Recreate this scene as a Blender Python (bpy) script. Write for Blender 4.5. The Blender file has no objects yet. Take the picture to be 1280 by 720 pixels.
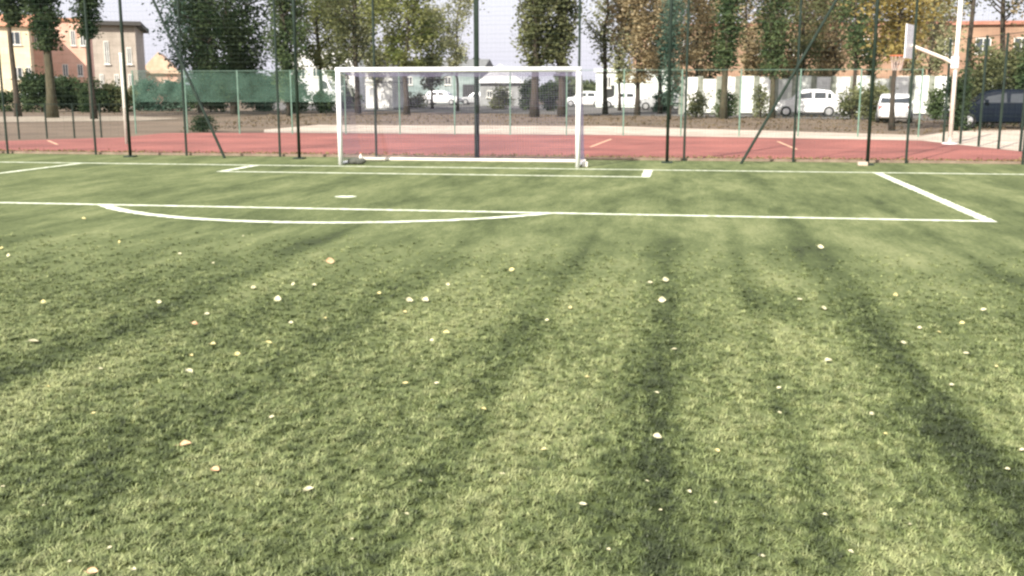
import bpy, bmesh, math, random
import numpy as np
from mathutils import Vector, Matrix, Euler

# ------------------------------------------------------------------ camera, world, sun, exposure
random.seed(7); np.random.seed(7)
S = bpy.context.scene
COL = S.collection
F = 1300.0; H = 1.6; HOR = 112.0; VPX = 855.0
PITCH = math.atan((360-HOR)/F)
YAW = math.atan((VPX-640)/(F*math.cos(PITCH)+(360-HOR)*math.sin(PITCH)))
cam_d = bpy.data.cameras.new('camera'); cam = bpy.data.objects.new('camera', cam_d); COL.objects.link(cam)
cam_d.sensor_width = 36; cam_d.lens = 36*F/1280; cam_d.clip_start = 0.1; cam_d.clip_end = 6000
cam.location = (0, 0, H); cam.rotation_euler = (math.pi/2-PITCH, 0, YAW)
S.camera = cam
RM = Euler(cam.rotation_euler).to_matrix()
def ray(px, py): return RM @ Vector((px-640, 360-py, -F))
def P(px, py, z=0.0):                     # photograph pixel -> point on the level z
    d = ray(px, py); t = (z-H)/d.z
    return Vector((d.x*t, d.y*t, z))
def at(px, Y, py=HOR):                    # the X under a pixel column at pitch distance Y
    d = ray(px, py); return d.x*Y/d.y
def zz(px, py, Y):
    d = ray(px, py); return H + d.z*Y/d.y

SUN_EL, SUN_AZ = 36.0, 203.0              # azimuth clockwise from +Y: behind the camera and to the left
w = bpy.data.worlds.new('World'); S.world = w; w.use_nodes = True
wn = w.node_tree; wn.nodes.clear()
wo = wn.nodes.new('ShaderNodeOutputWorld'); bg = wn.nodes.new('ShaderNodeBackground')
sky = wn.nodes.new('ShaderNodeTexSky'); sky.sky_type = 'NISHITA'; sky.sun_disc = False
sky.sun_elevation = math.radians(SUN_EL); sky.sun_rotation = math.radians(SUN_AZ)
sky.air_density = 1.2; sky.dust_density = 4.0; sky.ozone_density = 1.0
mx = wn.nodes.new('ShaderNodeMixRGB'); mx.inputs[0].default_value = 0.72
mx.inputs[2].default_value = (5.9, 5.8, 6.6, 1)          # thin bright cloud over the whole sky
wn.links.new(sky.outputs[0], mx.inputs[1]); wn.links.new(mx.outputs[0], bg.inputs[0])
bg.inputs[1].default_value = 0.09
wn.links.new(bg.outputs[0], wo.inputs[0])
sd = bpy.data.lights.new('sun', 'SUN'); sd.energy = 4.2; sd.angle = math.radians(0.8); sd.color = (1, .95, .86)
sun = bpy.data.objects.new('sun', sd); COL.objects.link(sun)
az, el = math.radians(SUN_AZ), math.radians(SUN_EL)
sdir = Vector((math.sin(az)*math.cos(el), math.cos(az)*math.cos(el), math.sin(el)))
sun.rotation_euler = sdir.to_track_quat('Z', 'Y').to_euler(); sun.location = sdir*60
S.view_settings.view_transform = 'Standard'; S.view_settings.look = 'None'
S.view_settings.exposure = 1.15; S.view_settings.gamma = 1.0
S.render.engine = 'CYCLES'; S.cycles.filter_width = 2.5; S.cycles.max_bounces = 5
S.cycles.transparent_max_bounces = 16

# ------------------------------------------------------------------ helpers
def N(nt, t, **kw):
    n = nt.nodes.new(t)
    for k, v in kw.items():
        if k.startswith('i_'): n.inputs[int(k[2:])].default_value = v
        else: setattr(n, k, v)
    return n
def new_mat(name):
    m = bpy.data.materials.new(name); m.use_nodes = True
    nt = m.node_tree; b = nt.nodes['Principled BSDF']
    return m, nt, b
def mat(name, c, rough=.7, metal=0, var=.12, scale=3.0, c2=None, bump=0.0, bscale=None, detail=5, stretch=(1,1,1), spec=.5):
    m, nt, b = new_mat(name)
    b.inputs['Roughness'].default_value = rough; b.inputs['Metallic'].default_value = metal
    b.inputs['Specular IOR Level'].default_value = spec
    geo = N(nt, 'ShaderNodeNewGeometry'); mp = N(nt, 'ShaderNodeMapping'); mp.inputs['Scale'].default_value = stretch
    nt.links.new(geo.outputs['Position'], mp.inputs[0])
    nz = N(nt, 'ShaderNodeTexNoise'); nz.inputs['Scale'].default_value = scale; nz.inputs['Detail'].default_value = detail
    nt.links.new(mp.outputs[0], nz.inputs['Vector'])
    cr = N(nt, 'ShaderNodeValToRGB'); e = cr.color_ramp.elements
    a = c2 or tuple(min(1, v*(1+var)) for v in c); d = c if c2 else tuple(v*(1-var) for v in c)
    e[0].position = .33; e[0].color = (*d, 1); e[1].position = .67; e[1].color = (*a, 1)
    nt.links.new(nz.outputs[0], cr.inputs[0]); nt.links.new(cr.outputs[0], b.inputs['Base Color'])
    if bump:
        n2 = N(nt, 'ShaderNodeTexNoise'); n2.inputs['Scale'].default_value = bscale or scale*4; n2.inputs['Detail'].default_value = 4
        nt.links.new(mp.outputs[0], n2.inputs['Vector'])
        bp = N(nt, 'ShaderNodeBump'); bp.inputs['Strength'].default_value = bump; bp.inputs['Distance'].default_value = .05
        nt.links.new(n2.outputs[0], bp.inputs['Height']); nt.links.new(bp.outputs[0], b.inputs['Normal'])
    return m
def leaf_mat(name, c1, c2, scale=.9, trans=.35):
    m, nt, b = new_mat(name); nt.nodes.remove(b)
    out = nt.nodes['Material Output']
    geo = N(nt, 'ShaderNodeNewGeometry')
    nz = N(nt, 'ShaderNodeTexNoise'); nz.inputs['Scale'].default_value = scale; nz.inputs['Detail'].default_value = 4
    nt.links.new(geo.outputs['Position'], nz.inputs['Vector'])
    cr = N(nt, 'ShaderNodeValToRGB'); e = cr.color_ramp.elements
    e[0].position = .36; e[0].color = (*c1, 1); e[1].position = .64; e[1].color = (*c2, 1)
    nt.links.new(nz.outputs[0], cr.inputs[0])
    d = N(nt, 'ShaderNodeBsdfDiffuse'); t = N(nt, 'ShaderNodeBsdfTranslucent'); mxs = N(nt, 'ShaderNodeMixShader'); mxs.inputs[0].default_value = trans
    nt.links.new(cr.outputs[0], d.inputs[0]); nt.links.new(cr.outputs[0], t.inputs[0])
    nt.links.new(d.outputs[0], mxs.inputs[1]); nt.links.new(t.outputs[0], mxs.inputs[2]); nt.links.new(mxs.outputs[0], out.inputs[0])
    return m
def tag(o, label=None, cat=None, group=None, kind=None):
    if label: o['label'] = label
    if cat: o['category'] = cat
    if group: o['group'] = group
    if kind: o['kind'] = kind
    return o
def empty(name, loc, rz=0, label=None, cat=None, group=None):
    o = bpy.data.objects.new(name, None); COL.objects.link(o); o.location = loc; o.rotation_euler = (0, 0, rz)
    o.empty_display_size = .3
    return tag(o, label, cat, group)
class MB:
    def __init__(s): s.v = []; s.f = []
    def face(s, pts):
        n = len(s.v); s.v += [tuple(p) for p in pts]; s.f.append(tuple(range(n, n+len(pts)))); return s
    def box(s, x0, x1, y0, y1, z0, z1):
        n = len(s.v)
        s.v += [(x, y, z) for z in (z0, z1) for y in (y0, y1) for x in (x0, x1)]
        s.f += [tuple(n+i for i in q) for q in ((0,2,3,1),(4,5,7,6),(0,1,5,4),(2,6,7,3),(0,4,6,2),(1,3,7,5))]
        return s
    def prism(s, poly, z0, z1):
        n = len(s.v); k = len(poly)
        s.v += [(p[0], p[1], z0) for p in poly]+[(p[0], p[1], z1) for p in poly]
        s.f.append(tuple(n+i for i in reversed(range(k)))); s.f.append(tuple(n+k+i for i in range(k)))
        for i in range(k): j = (i+1) % k; s.f.append((n+i, n+j, n+k+j, n+k+i))
        return s
    def tube(s, pts, rad, k=8, cap=True):
        pts = [Vector(p) for p in pts]; m = len(pts)
        if not hasattr(rad, '__len__'): rad = [rad]*m
        base = len(s.v); up = Vector((0, 0, 1))
        for i, p in enumerate(pts):
            d = (pts[min(i+1, m-1)]-pts[max(i-1, 0)]).normalized()
            a = d.cross(up) if abs(d.dot(up)) < .95 else d.cross(Vector((0, 1, 0)))
            a.normalize(); b = d.cross(a)
            for j in range(k):
                t = 2*math.pi*(j+.5)/k
                s.v.append(tuple(p+(a*math.cos(t)+b*math.sin(t))*rad[i]))
        for i in range(m-1):
            for j in range(k):
                j2 = (j+1) % k
                s.f.append((base+i*k+j, base+i*k+j2, base+(i+1)*k+j2, base+(i+1)*k+j))
        if cap:
            s.f.append(tuple(base+j for j in reversed(range(k)))); s.f.append(tuple(base+(m-1)*k+j for j in range(k)))
        return s
    def disc_y(s, cx, y0, y1, cz, r0, r1, k=20):      # a cylinder or cone frustum lying along y
        n = len(s.v)
        for y, r in ((y0, r0), (y1, r1)):
            s.v += [(cx+r*math.cos(2*math.pi*j/k), y, cz+r*math.sin(2*math.pi*j/k)) for j in range(k)]
        s.f.append(tuple(n+j for j in range(k))); s.f.append(tuple(n+k+j for j in reversed(range(k))))
        for j in range(k): j2 = (j+1) % k; s.f.append((n+j2, n+j, n+k+j, n+k+j2))
        return s
    def mesh(s, name, m, smooth=False):
        me = bpy.data.meshes.new(name); me.from_pydata(s.v, [], s.f); me.materials.append(m)
        bm = bmesh.new(); bm.from_mesh(me); bmesh.ops.recalc_face_normals(bm, faces=bm.faces); bm.to_mesh(me); bm.free()
        if smooth: me.polygons.foreach_set('use_smooth', [True]*len(me.polygons))
        return me
    def build(s, name, m, parent=None, loc=(0,0,0), smooth=False, bevel=0, label=None, kind=None):
        return link(name, s.mesh(name, m, smooth), parent, loc, bevel=bevel, label=label, kind=kind)
def link(name, me, parent=None, loc=(0,0,0), rot=(0,0,0), bevel=0, label=None, kind=None):
    o = bpy.data.objects.new(name, me); COL.objects.link(o); o.parent = parent; o.location = loc; o.rotation_euler = rot
    if bevel:
        b = o.modifiers.new('bevel', 'BEVEL'); b.width = bevel; b.segments = 2; b.limit_method = 'ANGLE'
    if label: o['label'] = label
    if kind: o['kind'] = kind
    return o
def copy_tree(o, loc=None, rz=None, parent=None, **kw):
    c = o.copy(); COL.objects.link(c)
    if parent is not None: c.parent = parent
    if loc is not None: c.location = loc
    if rz is not None: c.rotation_euler = (0, 0, rz)
    for ch in list(o.children): copy_tree(ch, parent=c)
    if kw: tag(c, **kw)
    return c
def np_mesh(name, verts, faces, m, smooth=False):
    me = bpy.data.meshes.new(name); nv, nf, k = len(verts), len(faces), faces.shape[1]
    me.vertices.add(nv); me.vertices.foreach_set('co', verts.astype(np.float32).ravel())
    me.loops.add(nf*k); me.loops.foreach_set('vertex_index', faces.astype(np.int32).ravel())
    me.polygons.add(nf); me.polygons.foreach_set('loop_start', np.arange(0, nf*k, k, dtype=np.int32))
    me.materials.append(m); me.update(calc_edges=True); me.validate()
    return me

# ------------------------------------------------------------------ materials
WORN = [(P(860, 635).x, P(860, 635).y, .5, 1.0, .62), (P(1225, 600).x, P(1225, 600).y, .45, 1.3, .42), (P(815, 500).x, P(815, 500).y, .4, 1.3, .25), (P(950, 375).x, P(950, 375).y, .35, .7, .28),
        (P(1010, 320).x, P(1010, 320).y, .6, 1.6, .25), (P(735, 310).x, P(735, 310).y, .3, 1.6, .30), (P(20, 455).x, P(20, 455).y, .35, .6, .25), (P(400, 300).x, P(400, 300).y, .5, 1.3, .22), (P(230, 665).x, P(230, 665).y, .35, .35, .3), (P(1190, 345).x, P(1190, 345).y, .9, .8, .2)]
def turf_nodes(nt, b, blade=False):
    L = nt.links.new
    geo = N(nt, 'ShaderNodeNewGeometry'); sp = N(nt, 'ShaderNodeSeparateXYZ'); L(geo.outputs['Position'], sp.inputs[0])
    def noise(sx, sy, sc, det, rough=.55, off=0):
        mp = N(nt, 'ShaderNodeMapping'); mp.inputs['Scale'].default_value = (sx, sy, 0); mp.inputs['Location'].default_value = (off, off*1.7, 0)
        L(geo.outputs['Position'], mp.inputs[0])
        n = N(nt, 'ShaderNodeTexNoise'); n.inputs['Scale'].default_value = sc; n.inputs['Detail'].default_value = det; n.inputs['Roughness'].default_value = rough
        L(mp.outputs[0], n.inputs['Vector']); return n.outputs[0]
    def math_(op, a, c=None, v=None, clamp=False):
        n = N(nt, 'ShaderNodeMath'); n.operation = op; n.use_clamp = clamp
        for i, q in enumerate((a, c)):
            if q is None: continue
            if isinstance(q, (int, float)): n.inputs[i].default_value = q
            else: L(q, n.inputs[i])
        return n.outputs[0]
    # long brushing and wear streaks along the pitch
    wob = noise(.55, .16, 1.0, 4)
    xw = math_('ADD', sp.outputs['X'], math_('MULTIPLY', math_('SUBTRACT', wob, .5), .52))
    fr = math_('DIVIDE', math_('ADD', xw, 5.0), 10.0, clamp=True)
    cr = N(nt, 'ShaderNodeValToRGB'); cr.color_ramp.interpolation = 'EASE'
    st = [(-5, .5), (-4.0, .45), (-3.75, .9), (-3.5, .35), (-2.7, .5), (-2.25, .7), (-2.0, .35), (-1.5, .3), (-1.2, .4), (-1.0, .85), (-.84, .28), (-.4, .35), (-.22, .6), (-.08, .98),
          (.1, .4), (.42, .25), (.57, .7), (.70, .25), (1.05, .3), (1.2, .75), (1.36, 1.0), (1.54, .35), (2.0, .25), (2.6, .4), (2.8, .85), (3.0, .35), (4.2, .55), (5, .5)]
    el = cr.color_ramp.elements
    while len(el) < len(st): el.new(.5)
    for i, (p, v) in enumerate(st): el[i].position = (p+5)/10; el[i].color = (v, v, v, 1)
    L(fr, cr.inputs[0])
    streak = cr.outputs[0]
    n1 = noise(1, .28, 1.3, 6, .6, 3.1)     # broad patches
    n2 = noise(1, .4, 10.0, 5, .6, 9.2) if blade else noise(1, .24, 7.0, 5, .6, 9.2)     # tufts and clumps
    n3 = noise(1, .6 if blade else .35, 26.0, 4, .7, 1.2)     # fibres
    n4 = noise(1, .3, 1.6, 5, .6, 5.5)
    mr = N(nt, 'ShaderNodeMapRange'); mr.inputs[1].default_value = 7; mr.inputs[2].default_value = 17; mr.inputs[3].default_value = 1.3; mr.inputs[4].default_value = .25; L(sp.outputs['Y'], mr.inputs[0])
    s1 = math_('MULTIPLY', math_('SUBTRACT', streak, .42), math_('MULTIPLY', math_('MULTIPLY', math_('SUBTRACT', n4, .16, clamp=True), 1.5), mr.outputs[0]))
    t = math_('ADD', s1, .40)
    t = math_('ADD', t, math_('MULTIPLY', math_('SUBTRACT', n1, .5), 1.4))
    t = math_('ADD', t, math_('MULTIPLY', math_('SUBTRACT', n2, .5), 2.0 if blade else .7))
    t = math_('ADD', t, math_('MULTIPLY', math_('SUBTRACT', n3, .5), 2.3 if blade else .8), clamp=True)
    # trodden patches where the infill shows
    for wx, wy, rx, ry, am in WORN:
        dx = math_('DIVIDE', math_('SUBTRACT', xw, wx), rx); dy = math_('DIVIDE', math_('SUBTRACT', sp.outputs['Y'], wy), ry)
        dd = math_('ADD', math_('MULTIPLY', dx, dx), math_('MULTIPLY', dy, dy))
        t = math_('ADD', t, math_('MULTIPLY', math_('SUBTRACT', 1.0, dd, clamp=True), am*.62), clamp=True)
    c = N(nt, 'ShaderNodeValToRGB'); e = c.color_ramp.elements
    q = .88 if blade else .70
    e[0].position = 0; e[0].color = (.305*q, .330*q, .145*q, 1)
    e.new(.38); e[1].position = .38; e[1].color = (.168*q, .203*q, .076*q, 1)
    e.new(.68); e[2].position = .68; e[2].color = (.088*q, .115*q, .037*q, 1)
    e[3].position = 1; e[3].color = (.040*q, .054*q, .019*q, 1)
    L(t, c.inputs[0]); col = c.outputs[0]
    if blade:
        n5 = N(nt, 'ShaderNodeTexWhiteNoise'); n5.noise_dimensions = '3D'
        oi = N(nt, 'ShaderNodeObjectInfo')
        L(oi.outputs['Location'], n5.inputs['Vector'])
        hv = N(nt, 'ShaderNodeHueSaturation')
        L(math_('ADD', math_('MULTIPLY', n5.outputs[0], .6), .72), hv.inputs['Value'])
        L(col, hv.inputs['Color']); col = hv.outputs[0]
    L(col, b.inputs['Base Color'])
    b.inputs['Roughness'].default_value = .55 if blade else .85
    b.inputs['Specular IOR Level'].default_value = .35 if blade else .2
    if not blade:
        bp = N(nt, 'ShaderNodeBump'); bp.inputs['Strength'].default_value = .55; bp.inputs['Distance'].default_value = .03
        L(math_('ADD', n3, n2), bp.inputs['Height']); L(bp.outputs[0], b.inputs['Normal'])
M = {}
m_, nt, b = new_mat('artificial_turf'); turf_nodes(nt, b); M['turf'] = m_
m_, nt, b = new_mat('turf_fibre'); turf_nodes(nt, b, True); M['blade'] = m_
M['line'] = mat('pitch_line_paint', (.42, .47, .30), .85, scale=11, c2=(.80, .82, .66), stretch=(1, .6, 1), bump=.3)
M['ground'] = mat('dry_ground', (.10, .07, .044), .95, scale=.35, c2=(.165, .12, .078), bump=.4, bscale=3, detail=8)
M['court'] = mat('red_rubber_court', (.19, .062, .048), .85, scale=.45, c2=(.32, .108, .082), bump=.2, bscale=40, detail=7)
M['court_line'] = mat('court_paint', (.62, .35, .2), .7, scale=8, c2=(.75, .5, .33))
M['pale'] = mat('pale_concrete', (.38, .31, .24), .85, scale=.8, c2=(.54, .46, .37), bump=.2, bscale=10, detail=7)
M['asphalt'] = mat('grey_asphalt', (.09, .085, .078), .9, scale=.7, c2=(.14, .13, .12), bump=.2, bscale=10)
M['kerb'] = mat('edging_kerb', (.16, .11, .08), .85, scale=4, c2=(.24, .18, .13))
M['fence'] = mat('green_coated_steel', (.012, .022, .016), .6, scale=5, c2=(.02, .034, .024), spec=.25)
M['fence_light'] = mat('faded_green_steel', (.10, .19, .14), .6, scale=5, c2=(.15, .25, .19))
M['wire'] = mat('green_wire', (.035, .06, .045), .5, var=.1)
M['white_paint'] = mat('white_powder_paint', (.80, .81, .80), .35, scale=9, c2=(.86, .86, .85))
M['cream_paint'] = mat('cream_paint', (.72, .66, .56), .45, scale=6, c2=(.82, .77, .68))
M['net'] = mat('goal_net_cord', (.14, .125, .19), .8, var=.1)
M['rust'] = mat('orange_steel', (.55, .16, .07), .5, scale=8)
M['bark'] = mat('bark', (.032, .025, .018), .95, scale=6, c2=(.075, .058, .042), stretch=(3, 3, .6), bump=.6)
M['bark_olive'] = mat('mossy_bark', (.045, .04, .022), .95, scale=5, c2=(.09, .078, .045), stretch=(3, 3, .6), bump=.6)
M['glass'] = mat('window_glass', (.05, .06, .07), .08, var=.2, spec=.8)
M['car_glass'] = mat('car_glass', (.03, .035, .04), .05, var=.1, spec=.9)
M['frame'] = mat('window_frame_paint', (.7, .68, .62), .5)
M['tyre'] = mat('tyre_rubber', (.025, .025, .025), .85)
M['rim'] = mat('alloy_rim', (.6, .6, .6), .3, metal=.7)
M['lamp_glass'] = mat('lamp_glass', (.7, .72, .72), .15)
M['tail'] = mat('red_lamp_glass', (.45, .03, .02), .2)
M['black'] = mat('black_plastic', (.02, .02, .02), .6)

# ------------------------------------------------------------------ the setting
def poly_sheet(name, pts, z, m, kind='structure'):
    me = bpy.data.meshes.new(name); me.from_pydata([(p[0], p[1], z) for p in pts], [], [tuple(range(len(pts)))]); me.materials.append(m)
    o = link(name, me, kind=kind)
    if me.polygons[0].normal.z < 0: me.flip_normals()
    return o
YA = P(640, 199).y          # mesh fence
YB = P(640, 201.5).y        # tall ball fence poles
YG = P(574, 208).y          # goal mouth
YL = P(1097, 216).y         # goal line
poly_sheet('ground', [(-3000, -800), (3000, -800), (3000, 4500), (-3000, 4500)], -.02, M['ground'])
YE = YA+.12
poly_sheet('pitch', [(-40, -14), (40, -14), (40, YE), (-40, YE)], 0, M['turf'])
kb = MB().box(-40, 40, YE, YE+.1, -.02, .055).build('edging_kerb', M['kerb'], kind='structure')
# the red court behind the fence
far_c = P(1165, 176); yc2 = P(760, 169.5).y
cp = [(-40, YE+.1), (P(1290, 191).x, YE+.1), tuple(P(1290, 191))[:2], tuple(P(1150, 176))[:2], tuple(P(760, 169))[:2], tuple(P(330, 166))[:2], tuple(P(205, 166.5))[:2], tuple(P(150, 172))[:2], tuple(P(-60, 178))[:2], (-40, P(-60, 178).y-2)]
poly_sheet('red_court', [p[:2] for p in cp], .004, M['court'])
pp = [P(330, 165.6), P(760, 168.6), P(1150, 175.6), P(1150, 169), P(760, 157.5), P(400, 156), P(330, 162)]
poly_sheet('path', [p[:2] for p in pp], .000, M['pale'])
pp = [P(1150, 175.6), P(1290, 190.6), P(1420, 200), P(1500, 170), P(1290, 163), P(1195, 163), P(1150, 170)]
poly_sheet('pavement', [p[:2] for p in pp], .002, M['pale'])
pp = [P(-120, 154), P(170, 151), P(230, 148), P(160, 145), P(-120, 146)]
poly_sheet('footpath', [p[:2] for p in pp], .000, mat('worn_gravel_path', (.22, .18, .13), .95, scale=1.5, c2=(.34, .29, .22), bump=.3))
pp = [P(340, 137), P(1500, 156), P(1500, 146), P(560, 128), P(340, 128)]
poly_sheet('road', [p[:2] for p in pp], -.008, M['asphalt'])
for k, ((a, b_), (c, d)) in enumerate((((738, 184), (764, 174)), ((972, 177), (996, 187)), ((60, 176), (72, 181)))):
    p, q = P(a, b_), P(c, d); t = (q-p).normalized(); n = Vector((-t.y, t.x, 0))*.04
    poly_sheet('court_line', [p+n, q+n, q-n, p-n], .008, M['court_line'])
p, q = P(165, 186), P(730, 189)
# painted pitch lines: worn edges from a finely cut strip
def strip(name, pts, wid, z=.004, seed=1):
    r = random.Random(seed); vs = []; fs = []
    out = []
    for i in range(len(pts)-1):
        a, b_ = Vector(pts[i]), Vector(pts[i+1]); n = max(1, int((b_-a).length/.06))
        out += [a+(b_-a)*j/n for j in range(n)]
    out.append(Vector(pts[-1]))
    for i, p in enumerate(out):
        d = (out[min(i+1, len(out)-1)]-out[max(i-1, 0)]).normalized(); nn = Vector((-d.y, d.x, 0))
        vs.append(tuple(p+nn*(wid/2+r.uniform(-.012, .012)))); vs.append(tuple(p-nn*(wid/2+r.uniform(-.012, .012))))
    vs = [(v[0], v[1], z) for v in vs]
    for i in range(len(out)-1): fs.append((2*i, 2*i+1, 2*i+3, 2*i+2))
    me = bpy.data.meshes.new(name); me.from_pydata(vs, [], fs); me.materials.append(M['line'])
    if me.polygons[0].normal.z < 0: me.flip_normals()
    return link(name, me, kind='structure')
LW = .15
YP = P(1245, 277).y; XR = P(1245, 277).x
ga = P(812, 221.5); XC = at(574, YG, 208)
YGA = ga.y; XGA = ga.x
XL = 2*XC-XR; XGL = at(272, YGA, 216)
strip('goal_line', [(-30, YL, 0), (30, YL, 0)], LW, seed=2)
strip('penalty_area_line', [(XL, YP, 0), (XR, YP, 0)], LW, .004, 3)
strip('penalty_area_line', [(XR-LW/2, YP+LW/2+.01, 0), (XR-LW/2, YL-LW/2-.01, 0)], LW*1.15, .004, 4)
strip('penalty_area_line', [(XL+LW/2, YP+LW/2+.01, 0), (XL+LW/2, YL-LW/2-.01, 0)], LW, .004, 5)
strip('goal_area_line', [(XGL, YGA, 0), (XGA, YGA, 0)], LW, .004, 6)
strip('goal_area_line', [(XGA-LW/2, YGA+LW/2+.01, 0), (XGA-LW/2, YL-LW/2-.01, 0)], LW*1.2, .004, 7)
strip('goal_area_line', [(XGL+LW/2, YGA+LW/2+.01, 0), (XGL+LW/2, YL-LW/2-.01, 0)], LW*1.2, .004, 8)
a1, a2, a3 = P(124, 257), P(390, 279), P(690, 266.5)
a1.y = a3.y = YP-.03
hc = (a3.x-a1.x)/2; sg = YP-a2.y; R_ = (hc*hc+sg*sg)/(2*sg); cx = (a1.x+a3.x)/2; cy = YP-sg+R_
ang = math.asin(min(1, hc/R_))
strip('penalty_arc', [(cx+R_*math.sin(t), cy-R_*math.cos(t), 0) for t in np.linspace(-ang, ang, 60)], LW*1.2, .0065, 9)
p = P(432, 246); poly_sheet('penalty_mark', [(p.x+.17*math.cos(t), p.y+.15*math.sin(t)) for t in np.linspace(0, 2*math.pi, 18)[:-1]], .004, M['line'])

# turf fibres: short tufts standing over the near part of the pitch (uncountable)
tc = bpy.data.collections.new('tuft_kinds')
for k in range(6):
    v = []; f = []
    r = random.Random(50+k)
    for j in range(15):
        a = r.uniform(0, 6.28); rr = r.uniform(0, .026); bx, by = rr*math.cos(a), rr*math.sin(a)
        ln = r.uniform(.011, .025); wd = r.uniform(.0013, .0026); da = r.uniform(0, 6.28); lean = r.uniform(.3, 1.35)
        dx, dy = math.cos(da), math.sin(da); n0 = len(v)
        for tt, wf in ((0, 1), (.5, .9), (1, .35)):
            off = lean*ln*tt*tt; h_ = ln*tt*(1-.25*lean*tt*.8)
            cxx, cyy = bx+dx*off, by+dy*off
            v += [(cxx-dy*wd*wf, cyy+dx*wd*wf, h_), (cxx+dy*wd*wf, cyy-dx*wd*wf, h_)]
        f += [(n0, n0+1, n0+3, n0+2), (n0+2, n0+3, n0+5, n0+4)]
    me = bpy.data.meshes.new('turf_tuft'); me.from_pydata(v, [], f); me.materials.append(M['blade'])
    tc.objects.link(bpy.data.objects.new('turf_tuft', me))
vs = []; fs = []; dens = []
ys = [1.8+.4*i for i in range(30)]
for y in ys:
    for i in range(9):
        c_ = -.16*y; hw = .62*y+.7
        vs.append((c_+(i/4-1)*hw, y, .001)); dens.append(float(np.interp(y, [1.8, 4, 7, 9, 11.0], [1500, 1400, 560, 150, 0])))
for j in range(len(ys)-1):
    for i in range(8): n0 = j*9+i; fs.append((n0, n0+1, n0+10, n0+9))
me = bpy.data.meshes.new('turf_grass'); me.from_pydata(vs, [], fs); me.materials.append(M['blade'])
at_ = me.attributes.new('dens', 'FLOAT', 'POINT'); at_.data.foreach_set('value', dens)
grass = link('turf_grass', me); tag(grass, 'short green fibres of the artificial turf pitch in the foreground', 'turf', kind='stuff')
ng = bpy.data.node_groups.new('scatter_tufts', 'GeometryNodeTree')
ng.interface.new_socket('Geometry', in_out='INPUT', socket_type='NodeSocketGeometry'); ng.interface.new_socket('Geometry', in_out='OUTPUT', socket_type='NodeSocketGeometry')
gi = ng.nodes.new('NodeGroupInput'); go = ng.nodes.new('NodeGroupOutput')
dp = ng.nodes.new('GeometryNodeDistributePointsOnFaces'); na = ng.nodes.new('GeometryNodeInputNamedAttribute'); na.data_type = 'FLOAT'; na.inputs['Name'].default_value = 'dens'
ci = ng.nodes.new('GeometryNodeCollectionInfo'); ci.inputs['Collection'].default_value = tc; ci.inputs['Separate Children'].default_value = True; ci.inputs['Reset Children'].default_value = True
ip = ng.nodes.new('GeometryNodeInstanceOnPoints'); ip.inputs['Pick Instance'].default_value = True
rv = ng.nodes.new('FunctionNodeRandomValue'); rv.data_type = 'FLOAT_VECTOR'; rv.inputs[0].default_value = (0, 0, 0); rv.inputs[1].default_value = (.12, .12, 6.28)
rs = ng.nodes.new('FunctionNodeRandomValue'); rs.data_type = 'FLOAT'; rs.inputs[2].default_value = .6; rs.inputs[3].default_value = 1.35
L = ng.links.new
L(gi.outputs[0], dp.inputs['Mesh']); L([s for s in na.outputs if s.enabled][0], dp.inputs['Density']); L(dp.outputs['Points'], ip.inputs['Points'])
L(ci.outputs[0], ip.inputs['Instance']); L(rv.outputs[0], ip.inputs['Rotation']); L(rs.outputs[1], ip.inputs['Scale']); L(ip.outputs[0], go.inputs[0])
gm = grass.modifiers.new('scatter', 'NODES'); gm.node_group = ng

# ------------------------------------------------------------------ the goal
GW, GH, GD, GR = 5.0, 2.0, 1.5, .05
xl = at(426, YG, 208); xr = at(722, YG, 208); GW = xr-xl
GH = zz(574, 85, YG)-0.03
g = empty('football_goal', (xl+GW/2, YG, 0), label='white football goal with net standing on the goal line', cat='goal')
hw = GW/2
for s in (-1, 1):
    MB().tube([(s*hw, 0, 0), (s*hw, 0, GH-GR)], GR, 12).build('goal_post', M['white_paint'], g, smooth=True)
MB().tube([(-hw-GR, 0, GH), (hw+GR, 0, GH)], GR, 12).build('crossbar', M['white_paint'], g, smooth=True)
for s in (-1, 1):
    MB().tube([(s*hw, GR, .035), (s*hw, GD, .035)], .03, 8).build('side_ground_bar', M['white_paint'], g)
    MB().tube([(s*hw, GR, GH-.06), (s*hw, .55, GH-.16), (s*hw, .95, GH-.55)], .016, 6).build('net_support', M['white_paint'], g)
MB().tube([(-hw-.03, GD, .04), (hw+.03, GD, .04)], .042, 8).build('rear_ground_bar', M['cream_paint'], g)
nb = MB(); rr = random.Random(3)
def back(u, v):       # u along the goal, v 0 top front .. 1 ground rear
    prof = [(0, GH-.03), (.8, GH-.12), (1.0, GH-.6), (1.22, GH*.4), (GD-.04, .07)]
    d = [0]
    for i in range(1, 5): d.append(d[-1]+math.dist(prof[i], prof[i-1]))
    t = v*d[-1]; y = np.interp(t, d, [q[0] for q in prof]); z = np.interp(t, d, [q[1] for q in prof])
    sag = .05*math.sin(u*9+1)*math.sin(v*3.14)
    return ((u-.5)*(GW-.04), y+sag, z-.03*math.sin(v*3.14)*abs(math.sin(u*14)))
nu, nv = 84, 52
for i in range(nu+1): nb.tube([back(i/nu, j/14) for j in range(15)], .0024, 3, cap=False)
for j in range(nv+1): nb.tube([back(i/24, j/nv) for i in range(25)], .0024, 3, cap=False)
nb.build('net', M['net'], g, kind='stuff')
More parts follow.
